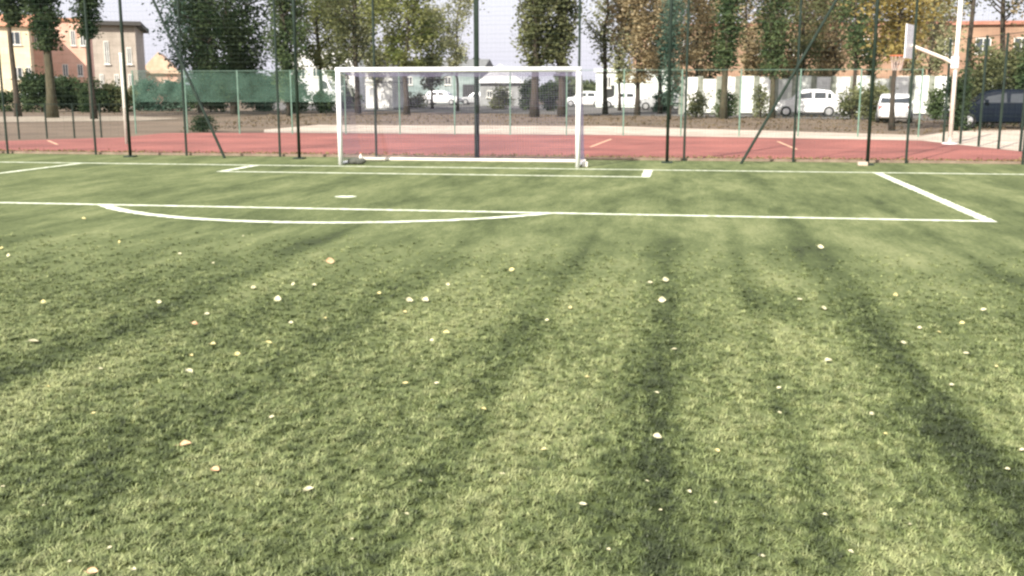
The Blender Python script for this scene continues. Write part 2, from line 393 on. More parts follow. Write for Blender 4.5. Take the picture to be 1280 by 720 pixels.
for s in (-1, 1):
    sb = MB()
    for i in range(1, 26):
        y = i*GD/26; zt = np.interp(y, [0, .8, 1.0, 1.22, GD], [GH-.03, GH-.12, GH-.6, GH*.4, .07])
        sb.tube([(s*hw, y, .06), (s*hw, y, zt)], .0024, 3, cap=False)
    for j in range(1, 35):
        z = j*GH/35; ye = np.interp(-z, [-(GH-.03), -(GH-.12), -(GH-.6), -(GH*.4), -.07], [0, .8, 1.0, 1.22, GD])
        sb.tube([(s*hw, .02, z), (s*hw, ye, z)], .0024, 3, cap=False)
    sb.build('side_net', M['net'], g, kind='stuff')
# sandbag, bottle, weight block
bagp = P(446, 205.5)
bag = MB()
for i in range(9):
    t = i/8; 
bag.tube([(-.2+.4*i/8, .01*math.sin(i), .07+.012*math.cos(i*1.7)) for i in range(9)], [.03, .062, .07, .075, .07, .074, .07, .06, .03], 10)
o = bag.build('sandbag', mat('dark_sandbag_cloth', (.05, .055, .045), .9, scale=20, c2=(.09, .09, .075)), loc=(bagp.x, bagp.y, 0), smooth=True)
tag(o, 'dark sandbag lying inside the goal by its left post', 'sandbag')
bt = MB().tube([(0, 0, 0), (0, 0, .02), (0, 0, .13), (0, 0, .16), (0, 0, .17), (0, 0, .2)], [.03, .036, .036, .02, .014, .014], 10)
bp_ = P(448, 203.5); e_ = empty('drinks_bottle', (bp_.x, bp_.y+.18, 0), label='small pale drinks bottle standing behind the sandbag in the goal', cat='bottle')
bt.build('bottle_body', M['cream_paint'], e_, smooth=True); MB().tube([(0, 0, .195), (0, 0, .225)], .018, 8).build('cap', M['rust'], e_)
o = MB().box(-.06, .06, -.07, .07, 0, .11).build('weight_block', M['cream_paint'], loc=(at(731, YG+.25, 206), YG+.3, 0), bevel=.012); tag(o, 'small pale weight block on the turf beside the right goal post', 'block')

# ------------------------------------------------------------------ fences
# green mesh fence with a post every two and a half metres
XA0, XA1 = at(10, YA, 194), at(1278, YA, 207)
sp = (XA1-XA0)/10
ft = 4.6
fa = empty('mesh_fence', (XA0, YA, 0), label='tall green wire mesh fence on slim posts between pitch and red court', cat='fence')
pm = MB().tube([(0, 0, -.02), (0, 0, ft)], .028, 8).mesh('fence_post', M['fence'])
cm = MB().tube([(0, 0, ft), (0, 0, ft+.03)], .04, 8).mesh('post_cap', M['black'])
for k in range(-4, 15):
    o = link('fence_post', pm, fa, (k*sp, 0, 0)); link('post_cap', cm, o)
def panel(name, wid, hgt, dx, dz, r, m, double=True):
    mb = MB(); n = int(wid/dx)
    for i in range(n+1): mb.tube([(i*wid/n, 0, .04), (i*wid/n, 0, hgt)], r, 3, cap=False)
    n = int(hgt/dz)
    for i in range(n+1): z = .05+i*(hgt-.08)/n; mb.tube([(0, -.006, z), (wid, -.006, z)], r*1.15, 3, cap=False)
    return mb.mesh(name, m)
pn = panel('mesh_panel', sp-.07, ft-.1, .06, .2, .0008, M['wire'])
for k in range(-4, 14): link('mesh_panel', pn, fa, (k*sp+.035, .038, 0), kind='stuff')
# ball stop fence: stout poles, raking braces, netting
XB0, XB1 = at(163, YB, 196), at(1084, YB, 206)
sb_ = (XB1-XB0)/4; bh = 7.0
fb = empty('ball_stop_fence', (XB0, YB, 0), label='very tall ball stop fence with stout dark green poles and slanting braces behind the goal', cat='fence')
pm = MB().tube([(0, 0, -.02), (0, 0, bh)], .037, 10).mesh('pole', M['fence'], True)
bpm = MB().box(-.12, .12, -.12, .12, 0, .03).mesh('base_plate', M['fence'])
for k in range(-2, 7):
    o = link('pole', pm, fb, (k*sb_, 0, 0)); link('base_plate', bpm, o)
def brace(x0, x1, top):
    a = Vector((x0, .0, top)); b_ = Vector((x1, -.05, 0))
    MB().tube([a-Vector((XB0, 0, 0)), b_-Vector((XB0, 0, 0))], .032, 8).build('brace', M['fence'], fb)
bx0, bx1 = at(926, YB, 205), at(1048, YB, 0); slope = zz(1048, 0, YB)/(bx1-bx0)
brace(XB1-.06, bx0, (XB1-bx0)*slope)
bx0, bx1 = at(282, YB, 196), at(190, YB, 0); slope = zz(190, 0, YB)/(bx0-bx1)
brace(XB0+.06, bx0, (bx0-XB0)*slope)
for z in (6.9,):
    MB().tube([(-2*sb_, .066, z), (6*sb_, .066, z)], .004, 4).build('cable', M['wire'], fb)
pn = panel('netting', sb_, bh-.2, .1, .1, .0006, M['wire'])
for k in range(-2, 6): link('netting', pn, fb, (k*sb_, .075, 0), kind='stuff')
# low concrete footing beside the right pole
p = P(1078, 207); o = MB().prism([(-.1, -.08), (.1, -.08), (.1, .08), (-.1, .08)], 0, .08).build('footing_block', M['pale'], loc=(p.x, p.y, 0), bevel=.01); tag(o, 'small pale concrete block at the foot of a right hand fence pole', 'block')

# far green fence beyond the court, some bays with shade netting
m_, nt, b = new_mat('green_shade_net'); b.inputs['Base Color'].default_value = (.06, .125, .09, 1); b.inputs['Roughness'].default_value = .9
wv = N(nt, 'ShaderNodeTexNoise'); wv.inputs['Scale'].default_value = 1.6; wv.inputs['Detail'].default_value = 5; mpn = N(nt, 'ShaderNodeMath'); mpn.operation = 'MULTIPLY_ADD'; mpn.inputs[1].default_value = .8; mpn.inputs[2].default_value = -.18
g_ = N(nt, 'ShaderNodeNewGeometry'); nt.links.new(g_.outputs['Position'], wv.inputs['Vector']); nt.links.new(wv.outputs[0], mpn.inputs[0]); nt.links.new(mpn.outputs[0], b.inputs['Alpha']); M['shade'] = m_
def line_fence(name, label, A, B, nb_, hgt, mpost, mwire, rad=.03, shade=(), dx=.1, dz=.2, r=.0014, rail=True, group=None):
    A, B = Vector(A), Vector(B); d = B-A; ln = d.length; rz = math.atan2(d.y, d.x)
    f = empty(name, (A.x, A.y, 0), rz, label, 'fence', group)
    s_ = ln/nb_
    pm = MB().tube([(0, 0, -.02), (0, 0, hgt)], rad*.8, 8).mesh('fence_post', mpost)
    for k in range(nb_+1): link('fence_post', pm, f, (k*s_, 0, 0))
    pn = panel('mesh_panel', s_-2*rad, hgt-.05, dx, dz, r, mwire)
    for k in range(nb_): link('mesh_panel', pn, f, (k*s_+rad, .0, 0), kind='stuff')
    if rail:
        rm = MB().tube([(rad, 0, hgt-.03), (s_-rad, 0, hgt-.03)], .009, 6).mesh('top_rail', mpost)
        for k in range(nb_): link('top_rail', rm, f, (k*s_, 0, 0))
    sm = MB().box(rad, s_-rad, -.024, -.02, 1.15, hgt-.08).mesh('shade_netting', M['shade'])
    for k in shade: link('shade_netting', sm, f, (k*s_, 0, 0))
    return f
A = P(165, 167); B = P(1150, 172)
line_fence('court_fence', 'low green mesh fence with dark shade netting along the far edge of the red court', (A.x, A.y+.3, 0), (B.x, B.y+.3, 0), 14, 2.3, M['fence_light'], M['wire'], .03, shade=(0, 1, 2, 3), r=.0018)
A = P(1275, 189.5); B = P(1179, 177.5)
d_ = (B-A)/4
line_fence('side_fence', 'dark tall fence posts and mesh at the right edge of the red court', A-d_*3, B, 7, 3.1, M['fence'], M['wire'], .045, dx=.12, dz=.4, r=.0006)
A = P(-160, 176); B = P(160, 171)
line_fence('left_court_fence', 'dark low fence with widely spaced posts by brown grass beyond the red court', A, B, 9, 1.15, M['fence'], M['wire'], .035, dx=.2, dz=.3)
p = P(159, 180); e_ = empty('white_post', (p.x, p.y, 0), label='pale thick post standing on the red court beside the leftmost stout fence pole', cat='post')
hp = zz(159, 68, p.y); MB().tube([(0, 0, 0), (0, 0, hp)], .058, 12).build('post', mat('weathered_pale_paint', (.40, .40, .34), .6, scale=6, c2=(.55, .54, .47)), e_, smooth=True); MB().tube([(0, 0, hp), (0, 0, hp+.04)], .066, 12).build('post_cap', M['white_paint'], e_)

# basketball stand
p = P(1187, 180); YK = p.y
bs = empty('basketball_stand', (p.x, p.y, 0), label='white basketball stand with sloping arm on the red court', cat='basketball hoop')
MB().tube([(0, 0, 0), (0, 0, 6.2)], [.068, .062], 14).build('mast', M['cream_paint'], bs, smooth=True)
MB().tube([(0, 0, 0), (0, 0, .035)], .22, 14).build('base_flange', M['white_paint'], bs)
z0, z1 = zz(1185, 80, YK), zz(1140, 57, YK)
xb = at(1138, YK, 57)-p.x; 
MB().tube([(-.05, 0, z0), (-.3, -.03, z0+.14), (xb, -.15, z1)], .05, 8).build('arm', M['cream_paint'], bs)
MB().tube([(-.03, 0, z0-.12), (-.03, 0, z0+.22)], .115, 12).build('collar', M['white_paint'], bs)
zt, zb = zz(1130, 31, YK), zz(1130, 73, YK)
bd = Vector((-.40, -.92, 0)).normalized()       # the direction along the board, seen steeply from the camera
bc = Vector((xb-.05, -.15, 0))
def pt(u, o, z): q = bc+bd*u+Vector((bd.y, -bd.x, 0))*o; return (q.x, q.y, z)
hb = .5
mb = MB().prism([pt(-hb, 0, 0)[:2], pt(hb, 0, 0)[:2], pt(hb, .03, 0)[:2], pt(-hb, .03, 0)[:2]], zb, zt); mb.build('backboard', M['white_paint'], bs)
ring_c = Vector(pt(0, -.0, 0)); out = Vector((bd.y, -bd.x, 0)); 
if out.x > 0: out = -out
rc = bc+out*.32
MB().tube([(rc.x+.225*math.cos(t), rc.y+.225*math.sin(t), zb+.08) for t in np.linspace(0, 2*math.pi, 21)], .014, 6, cap=False).build('ring', M['rust'], bs)
MB().tube([tuple(bc+out*.02+Vector((0, 0, zb+.08))), tuple(bc+out*.1+Vector((0, 0, zb+.08)))], .02, 6).build('bracket', M['rust'], bs)
hn = MB()
for k in range(12):
    t = 2*math.pi*k/12; t2 = t+.5
    for tt in (t+.5, t-.5): hn.tube([(rc.x+.22*math.cos(t), rc.y+.22*math.sin(t), zb+.07), (rc.x+.16*math.cos((t+tt)/2), rc.y+.16*math.sin((t+tt)/2), zb-.15), (rc.x+.13*math.cos(tt), rc.y+.13*math.sin(tt), zb-.35)], .006, 3, cap=False)
hn.build('net', mat('pale_cord', (.42, .34, .30), .8), bs, kind='stuff')

# ------------------------------------------------------------------ cars
def make_car(label, loc, rz, paint, kindc='hatch', length=4.1, width=1.74, height=1.46, group='parked cars', name='parked_car', cat='car'):
    c = empty(name, loc, rz, label, cat, group)
    Lh = length/2
    k = height/1.46
    if kindc == 'hatch':   st = [(-1, .42, .62), (-.97, .3, .74), (-.78, .22, .86), (-.47, .2, .95), (-.26, .2, 1.36), (-.1, .2, 1.45), (.3, .2, 1.46), (.66, .2, 1.38), (.9, .24, .98), (.985, .3, .9), (1, .4, .6)]
    elif kindc == 'wagon': st = [(-1, .42, .62), (-.97, .3, .76), (-.8, .22, .88), (-.52, .2, .97), (-.32, .2, 1.36), (-.15, .2, 1.45), (.3, .2, 1.46), (.8, .2, 1.42), (.93, .24, 1.0), (.985, .3, .93), (1, .4, .6)]
    elif kindc == 'van':   st = [(-1, .42, .75), (-.98, .3, .95), (-.88, .24, 1.05), (-.78, .22, 1.12), (-.58, .22, 1.8), (-.45, .22, 1.92), (.2, .22, 1.95), (.8, .22, 1.94), (.96, .24, 1.85), (.985, .3, 1.0), (1, .4, .7)]
    else:                  st = [(-1, .42, .6), (-.97, .3, .72), (-.8, .22, .82), (-.46, .2, .93), (-.24, .2, 1.34), (-.05, .2, 1.43), (.25, .2, 1.43), (.42, .2, 1.36), (.66, .2, .98), (.97, .28, .93), (1, .4, .6)]
    belt = {'van': 1.1}.get(kindc, .93)
    v = []; f = []; NS = 11
    def sec(x, zb, zt):
        w2 = width/2*(1-.16*abs(x)**6 - .02*abs(x))
        zbel = min(belt, zt-.02); tall = zt-zbel
        wr = w2*(1-.17*min(1, tall/.5)) if kindc != 'van' else w2*(1-.07*min(1, tall/.8))
        half = [(w2*.86, zb), (w2*.97, zb+.06), (w2, (zb+zbel)*.5), (w2*.985, zbel), (wr, zt-.05 if tall > .1 else zbel+.01), (wr*.86, zt)]
        return [(-a, z) for a, z in half]+[(0, zt+.015)]+[(a, z) for a, z in reversed(half)]
    m_ = 13
    xs = []
    for i in range(len(st)-1):
        a, b_ = st[i], st[i+1]; n = 2 if b_[0]-a[0] > .12 else 1
        xs += [tuple(a[j]+(b_[j]-a[j])*q/n for j in range(3)) for q in range(n)]
    xs.append(st[-1])
    for x, zb, zt in xs:
        for yy, z in sec(x, zb, zt): v.append((x*Lh, yy, z*k))
    for i in range(len(xs)-1):
        for j in range(m_-1): f.append((i*m_+j, i*m_+j+1, (i+1)*m_+j+1, (i+1)*m_+j))
        f.append((i*m_, (i+1)*m_, (i+1)*m_+m_-1, i*m_+m_-1))
    f.append(tuple(range(m_))); f.append(tuple(reversed(range((len(xs)-1)*m_, len(xs)*m_))))
    b0 = MB(); b0.v, b0.f = v, f
    b0.build('body', paint, c, smooth=False)
    def sx(x): return np.interp(x, [q[0] for q in st], [q[2] for q in st])
    def wat(x, z):
        zt = sx(x); s_ = sec(x, .2, zt); h_ = s_[:6]
        return abs(np.interp(z, [h_[3][1], h_[4][1]], [abs(h_[3][0]), abs(h_[4][0])]))
    cab0 = [q[0] for q in st if q[2] > belt+.25][0]; cab1 = [q[0] for q in st if q[2] > belt+.25][-1]
    spans = {'van': [(cab0-.05, cab0+.22)], 'sedan': [(cab0-.05, (cab0+cab1)/2-.03), ((cab0+cab1)/2+.03, cab1-.02)]}.get(kindc, [(cab0-.06, cab0+.38), (cab0+.44, cab0+.78), (cab0+.82, cab1+.02)])
    for s in (-1, 1):
        for a, b_ in spans:
            if b_-a < .05: continue
            za = belt+.04; q = []
            zt1 = min(sx(a+.04), sx(cab0+.1))-.12; zt2 = sx(b_)-.12
            pts = [(a, za), (b_, za), (b_-.01, zt2), (a+.09 if a < cab0+.05 else a+.01, zt1)]
            MB().face([(x*Lh, s*(wat(x, z)+.012), z*k) for x, z in pts]).build('side_window', M['car_glass'], c)
        for wx in (-.62, .62):
            wh = MB().disc_y(0, s*(width/2-.17), s*(width/2+.012), 0, .31, .31, 22).build('wheel', M['tyre'], c, (wx*Lh, 0, .31))
            MB().disc_y(0, s*(width/2+.008), s*(width/2+.03), 0, .2, .17, 14).build('rim', M['rim'], wh)
        MB().box(-Lh*.985, -Lh*.93, s*width*.40-.12, s*width*.40+.1, .60*k, .72*k).build('headlight', M['lamp_glass'], c, bevel=.02)
        MB().box(Lh*.955, Lh*.992, s*width*.39-.08, s*width*.39+.08, .66*k, .86*k).build('tail_light', M['tail'], c, bevel=.02)
        mx_ = (cab0-.02)*Lh; MB().box(mx_, mx_+.12, s*(width/2-.02), s*(width/2+.16), (belt+.03)*k, (belt+.16)*k).build('mirror', paint, c, bevel=.02)
    # windscreen and rear window
    def cross(x1, z1, x2, z2, wf1, wf2, nm, off):
        pts = [(x1*Lh+off, -wf1, z1*k), (x1*Lh+off, wf1, z1*k), (x2*Lh+off, wf2, z2*k), (x2*Lh+off, -wf2, z2*k)]
        MB().face(pts).build(nm, M['car_glass'], c)
    i0 = [i for i, q in enumerate(st) if q[2] > belt+.25][0]; a, b_ = st[i0-1], st[i0]
    cross(a[0]+.03*(b_[0]-a[0])*3, a[2]+.1*(b_[2]-a[2]), b_[0], b_[2]-.03, width*.43, width*.37, 'windscreen', -.02)
    i1 = [i for i, q in enumerate(st) if q[2] > belt+.25][-1]; a, b_ = st[i1], st[i1+1]
    cross(b_[0], b_[2]+.1*(a[2]-b_[2]) if kindc != 'van' else 1.2, a[0], a[2]-.04, width*.42, width*.36, 'rear_window', .025)
    MB().box(Lh*.985, Lh+.012, -.26, .26, .48*k, .59*k).build('number_plate', M['white_paint'], c)
    MB().box(-Lh-.01, -Lh*.985, -.26, .26, .38*k, .48*k).build('number_plate', M['white_paint'], c)
    MB().box(-Lh*.995, -Lh*.97, -.5, .5, .44*k, .58*k).build('grille', M['black'], c)
    return c
pw = mat('white_car_paint', (.78, .78, .77), .25, var=.03, spec=.6); pnv = mat('dark_blue_car_paint', (.003, .006, .014), .5, var=.1, spec=.12)
psil = mat('silver_car_paint', (.48, .49, .5), .28, metal=.3, var=.03); pdark = mat('black_car_paint', (.02, .022, .025), .25); pgrn = mat('grey_green_car_paint', (.2, .24, .22), .3)
p = P(1246, 160); make_car('dark blue car parked behind the side fence at the right', (p.x+.12, p.y+.3, 0), math.radians(-6), pnv, 'wagon', 4.25, 1.76, 1.6)
p = P(1010, 146); make_car('white estate car seen side on before the white panel wall', (p.x, p.y+.9, 0), math.radians(-3), pw, 'hatch', 4.0, 1.7, 1.62)
p = P(1126, 154); make_car('small white car seen from behind, left of the basketball stand', (p.x, p.y+1.8, 0), math.radians(-100), pw, 'hatch', 3.7, 1.66, 1.4)
p = P(779, 135); make_car('white car parked on the road right of the goal', (p.x, p.y, 0), math.radians(4), pw, 'sedan', 4.3, 1.72, 1.45)
p = P(738, 134); make_car('white car half hidden behind the right goal post', (p.x-.8, p.y+2, 0), math.radians(4), pw, 'hatch', 3.9, 1.7, 1.45)
p = P(553, 131); make_car('pale car seen through the middle of the goal net', (p.x, p.y, 0), math.radians(176), pw, 'hatch', 4.0, 1.7, 1.5)
p = P(585, 131); make_car('silver car just right of the goal middle, behind the net', (p.x+1.0, p.y+1, 0), math.radians(2), psil, 'sedan', 4.3, 1.7, 1.42)
p = P(95, 134); make_car('black car in the shade of the dark hedge on the left', (p.x, p.y, 0), math.radians(5), pdark, 'wagon', 4.3, 1.75, 1.5)
p = P(73, 136); make_car('grey green van parked among the shrubs on the left', (p.x-1.2, p.y, 0), math.radians(95), pgrn, 'van', 4.8, 1.9, 2.0, cat='van', name='parked_van')
p = P(385, 131); make_car('white van beyond the court left of the goal', (p.x, p.y+3, 0), math.radians(185), pw, 'van', 4.9, 1.9, 2.1, cat='van', name='parked_van')
p = P(835, 138); make_car('small silver car parked between fence poles right of the goal', (p.x-.6, p.y+1, 0), math.radians(2), psil, 'hatch', 3.8, 1.7, 1.42)

# ------------------------------------------------------------------ buildings
def plaster(name, c, c2): return mat(name, c, .9, scale=1.2, c2=c2, bump=.2, bscale=12, detail=7)
roofred = mat('clay_roof_tiles', (.36, .15, .08), .9, scale=3, c2=(.52, .27, .16), stretch=(1, 1, 4)); roofdark = mat('dark_roofing', (.06, .055, .05), .85); roofgrey = mat('grey_roofing', (.16, .165, .16), .8)
def building(name, label, x0, x1, Y, depth, h, wallm, roof='flat', roofm=None, wins=(), ridge=2.0, over=.35, doors=(), rz=0, group=None, cat='building', face=False):
    th = math.atan2(-(x0+x1)/2, Y)*.85 if face else rz; cs = math.cos(th)
    e = empty(name, (x0, Y, 0), th, label, cat, group); W = (x1-x0)*cs; wins = [(a*cs, b_, c, d) for a, b_, c, d in wins]
    MB().box(0, W, 0, depth, -.1, h).build('wall', wallm, e)
    if roof == 'flat': rf = MB().box(-over, W+over, -over, depth+over, h+.003, h+.32).build('roof', roofm, e)
    elif roof == 'gable':
        mb = MB(); a = [(-over, -over, h), (W+over, -over, h), (W+over, depth+over, h), (-over, depth+over, h), (-over, depth/2, h+ridge), (W+over, depth/2, h+ridge)]
        mb.v = a; mb.f = [(0, 1, 5, 4), (2, 3, 4, 5), (0, 4, 3), (1, 2, 5), (0, 3, 2, 1)]
        rf = mb.build('roof', roofm, e, loc=(0, 0, .003))
        MB().box(W*.7, W*.7+.5, depth*.4, depth*.4+.5, h+.5, h+ridge+.6).build('chimney', wallm, rf)
    else:
        mb = MB(); mb.v = [(-over, -over, h), (W+over, -over, h), (W+over, depth+over, h), (-over, depth+over, h), (W/2, -over, h+ridge), (W/2, depth+over, h+ridge)]
        mb.f = [(0, 1, 4), (1, 2, 5, 4), (2, 3, 5), (3, 0, 4, 5), (0, 3, 2, 1)]
        rf = mb.build('roof', roofm, e, loc=(0, 0, .003))
    cache = {}
    for (wx, wz, ww, wh) in wins:
        key = (round(ww, 2), round(wh, 2))
        if key not in cache:
            t = .07
            fm = MB().box(-ww/2, ww/2, -.05, .02, 0, t).box(-ww/2, ww/2, -.05, .02, wh-t, wh).box(-ww/2, -ww/2+t, -.05, .02, t, wh-t).box(ww/2-t, ww/2, -.05, .02, t, wh-t).box(-t/2, t/2, -.045, .02, t, wh-t).mesh('window', M['frame'])
            pm_ = MB().box(-ww/2+t, ww/2-t, -.02, -.004, t, wh-t).mesh('pane', M['glass'])
            sm = MB().box(-ww/2-.08, ww/2+.08, -.12, .02, -.08, -.003).mesh('sill', M['frame'])
            cache[key] = (fm, pm_, sm)
        fm, pm_, sm = cache[key]
        o = link('window', fm, e, (wx, 0, wz)); link('pane', pm_, o); link('sill', sm, o)
    for (dx, dw, dh) in doors:
        d_ = MB().box(-dw/2, dw/2, -.04, .02, 0, dh).build('door', M['black'], e, loc=(dx, 0, 0))
        MB().box(dw*.3, dw*.3+.05, -.09, -.04, dh*.45, dh*.5).build('handle', M['rim'], d_)
    return e
cream = plaster('cream_render', (.66, .55, .36), (.78, .68, .48)); peach = plaster('peach_render', (.62, .36, .26), (.74, .47, .36)); beige = plaster('beige_render', (.34, .29, .24), (.44, .38, .32))
brick = mat('brown_brick_far', (.25, .15, .10), .9, scale=.35, c2=(.40, .26, .17), detail=9, stretch=(1, 1, 2)); whitew = plaster('white_render', (.56, .56, .53), (.80, .80, .77)); teal = plaster('pale_grey_cladding', (.17, .225, .21), (.28, .33, .315)); greyw = plaster('grey_render', (.20, .205, .20), (.30, .305, .30))
Y = 88; x0, x1 = at(-70, Y), at(38, Y); hh = zz(20, 30, Y)
def wpx(px, py, pw_, ph_, Y, x0): return (at(px, Y)-x0, zz(px, py, Y), pw_*Y/F, ph_*Y/F)
building('house', 'cream two storey house at the left edge of the view', x0, x1, Y, 10, hh, cream, 'gable', roofred, [wpx(20, 54, 15, 18, Y, x0), wpx(20, 98, 13, 16, Y, x0), wpx(34, 98, 7, 16, Y, x0), wpx(-20, 54, 15, 18, Y, x0), wpx(-20, 98, 15, 18, Y, x0), wpx(-48, 54, 15, 18, Y, x0)], ridge=1.4, face=True)
Y = 96; x0, x1 = at(40, Y), at(112, Y); hh = zz(90, 25, Y)
building('house', 'peach coloured house seen between two tree trunks', x0, x1, Y, 9, hh, peach, 'flat', roofred, [wpx(94, 56, 6, 20, Y, x0), wpx(106, 56, 7, 20, Y, x0), wpx(50, 60, 6, 18, Y, x0), wpx(82, 95, 7, 16, Y, x0), wpx(100, 95, 7, 16, Y, x0)], over=.15, face=True)
Y = 80; x0, x1 = at(120, Y), at(172, Y); hh = zz(140, 31, Y)
building('apartment_block', 'beige block with a dark flat roof edge behind a pale post', x0, x1, Y, 12, hh, beige, 'flat', roofdark, [wpx(136, 80, 6, 30, Y, x0), wpx(146, 108, 6, 16, Y, x0), wpx(163, 80, 6, 22, Y, x0), wpx(163, 108, 6, 16, Y, x0), wpx(128, 108, 5, 16, Y, x0)], over=.5, face=True)
Y = 112; x0, x1 = at(178, Y), at(222, Y)
building('house', 'small peach gabled house left of the big dark tree', x0, x1, Y, 9, zz(200, 92, Y), peach, 'front', mat('pale_orange_roof', (.55, .36, .24), .9, scale=2, c2=(.66, .48, .34)), [wpx(190, 108, 6, 9, Y, x0), wpx(208, 108, 6, 9, Y, x0)], ridge=2.4, face=True)
Y = 118; x0, x1 = at(362, Y), at(446, Y)
building('white_hall', 'long white flat roofed hall left of the goal', x0, x1, Y, 12, zz(400, 68, Y), whitew, 'flat', whitew, [wpx(378, 96, 9, 12, Y, x0), wpx(396, 96, 9, 12, Y, x0), wpx(414, 96, 9, 12, Y, x0), wpx(432, 96, 9, 12, Y, x0)], over=.2)
Y = 84; x0, x1 = at(456, Y), at(491, Y); z1 = zz(470, 104, Y); z2 = zz(470, 70, Y)
for k, (za, zb_, lab) in enumerate(((0, z1, 'lower white site cabin of the stack seen through the goal net'), (z1+.004, z2, 'upper white site cabin stacked on another behind the crossbar'))):
    e = empty('site_cabin', (x0, Y, za), 0, lab, 'cabin', 'stacked white site cabins'); W = x1-x0; hh = zb_-za
    MB().box(.06, W-.06, .05, 5, .12, hh-.14).build('wall', whitew, e)
    MB().box(0, W, 0, 5.05, 0, .115).build('floor_frame', greyw, e); MB().box(0, W, 0, 5.05, hh-.13, hh).build('roof', greyw if k else whitew, e)
    o = MB().box(-.4, .4, -.03, .02, 0, .7).build('window', M['frame'], e, loc=(W*.3, .05, 1.1)); MB().box(-.34, .34, -.045, -.032, .06, .64).build('pane', psil, o)
    if k == 0: MB().box(-.4, .4, -.03, .02, 0, 1.9).build('door', whitew, e, loc=(W*.72, .05, .14))
Y = 122; x0, x1 = at(494, Y), at(600, Y)
building('shed', 'long pale grey shed with a low grey roof behind the goal', x0, x1, Y, 9, zz(550, 89, Y), teal, 'gable', roofgrey, [wpx(512, 106, 8, 10, Y, x0), wpx(536, 106, 8, 10, Y, x0), wpx(560, 106, 8, 10, Y, x0)], ridge=1.5, doors=((9, 1.6, 2.2),))
Y = 105; x0, x1 = at(600, Y), at(652, Y)
building('house', 'pale grey gabled house behind the right half of the goal', x0, x1, Y, 8, zz(620, 104, Y), greyw, 'front', mat('pale_metal_roof', (.55, .56, .57), .5, var=.05), [wpx(612, 122, 7, 9, Y, x0), wpx(636, 122, 7, 9, Y, x0)], ridge=1.9, over=.4)
Y = 98; x0, x1 = at(745, Y), at(842, Y)
building('clubhouse', 'low white building with small dark windows under trees right of the goal', x0, x1, Y, 9, zz(790, 90, Y), plaster('greenish_white_render', (.6, .66, .6), (.72, .76, .7)), 'flat', whitew, [wpx(783, 102, 7, 8, Y, x0), wpx(796, 102, 6, 8, Y, x0), wpx(811, 102, 7, 8, Y, x0), wpx(760, 110, 7, 14, Y, x0)], over=.2, doors=((1.2, 1.0, 2.0),))
Y = 92; x0, x1 = at(785, Y), at(1420, Y); hh = zz(1230, 31, Y); W = x1-x0
ws = [(2+3.2*i, 4.7, 1.3, 1.4) for i in range(int(W/3.2))]+[(2+3.2*i, 1.4, 1.3, 1.4) for i in range(int(W/3.2))]
building('long_brick_building', 'long two storey brown brick building behind the poplars on the right', x0, x1, Y+8, 12, zz(1230, 31, Y+8), brick, 'flat', mat('red_brown_fascia', (.3, .12, .08), .8, scale=1, c2=(.42, .2, .14)), ws, over=.3)
# white panel wall
A = P(852, 141.5); B = P(1200, 146); A.y = B.y = (A.y+B.y)/2; B.x = at(1290, A.y); A.x = at(852, A.y)
pwl = empty('panel_wall', (A.x, A.y, 0), label='white panel wall with grey green posts behind the parked cars', cat='wall')
n = 18; s_ = (B.x-A.x)/n; hwl = zz(1000, 94, A.y)
stain = mat('stained_panel', (.36, .37, .33), .8, scale=1.4, c2=(.66, .67, .62), stretch=(2, 2, .5), detail=8)
pms = [MB().box(.0, s_-.34, -.04, .04, .12, hwl-.1+d).mesh('panel', M_) for d, M_ in ((0, whitew), (-.12, stain), (.06, mat('off_white_panel', (.55, .58, .52), .8, scale=2, c2=(.7, .72, .66))))]
pmo = MB().box(-.17, .17, -.08, .08, 0, hwl-.05).mesh('wall_post', mat('grey_green_concrete', (.17, .18, .14), .9, scale=3, c2=(.26, .27, .22)))
for k in range(n+1): link('wall_post', pmo, pwl, (k*s_, 0, 0))
for k in range(n): link('panel', pms[(0, 1, 0, 2, 0, 1, 2, 0, 0, 2, 1, 0, 2)[k % 13]], pwl, (k*s_+.172, 0, 0))

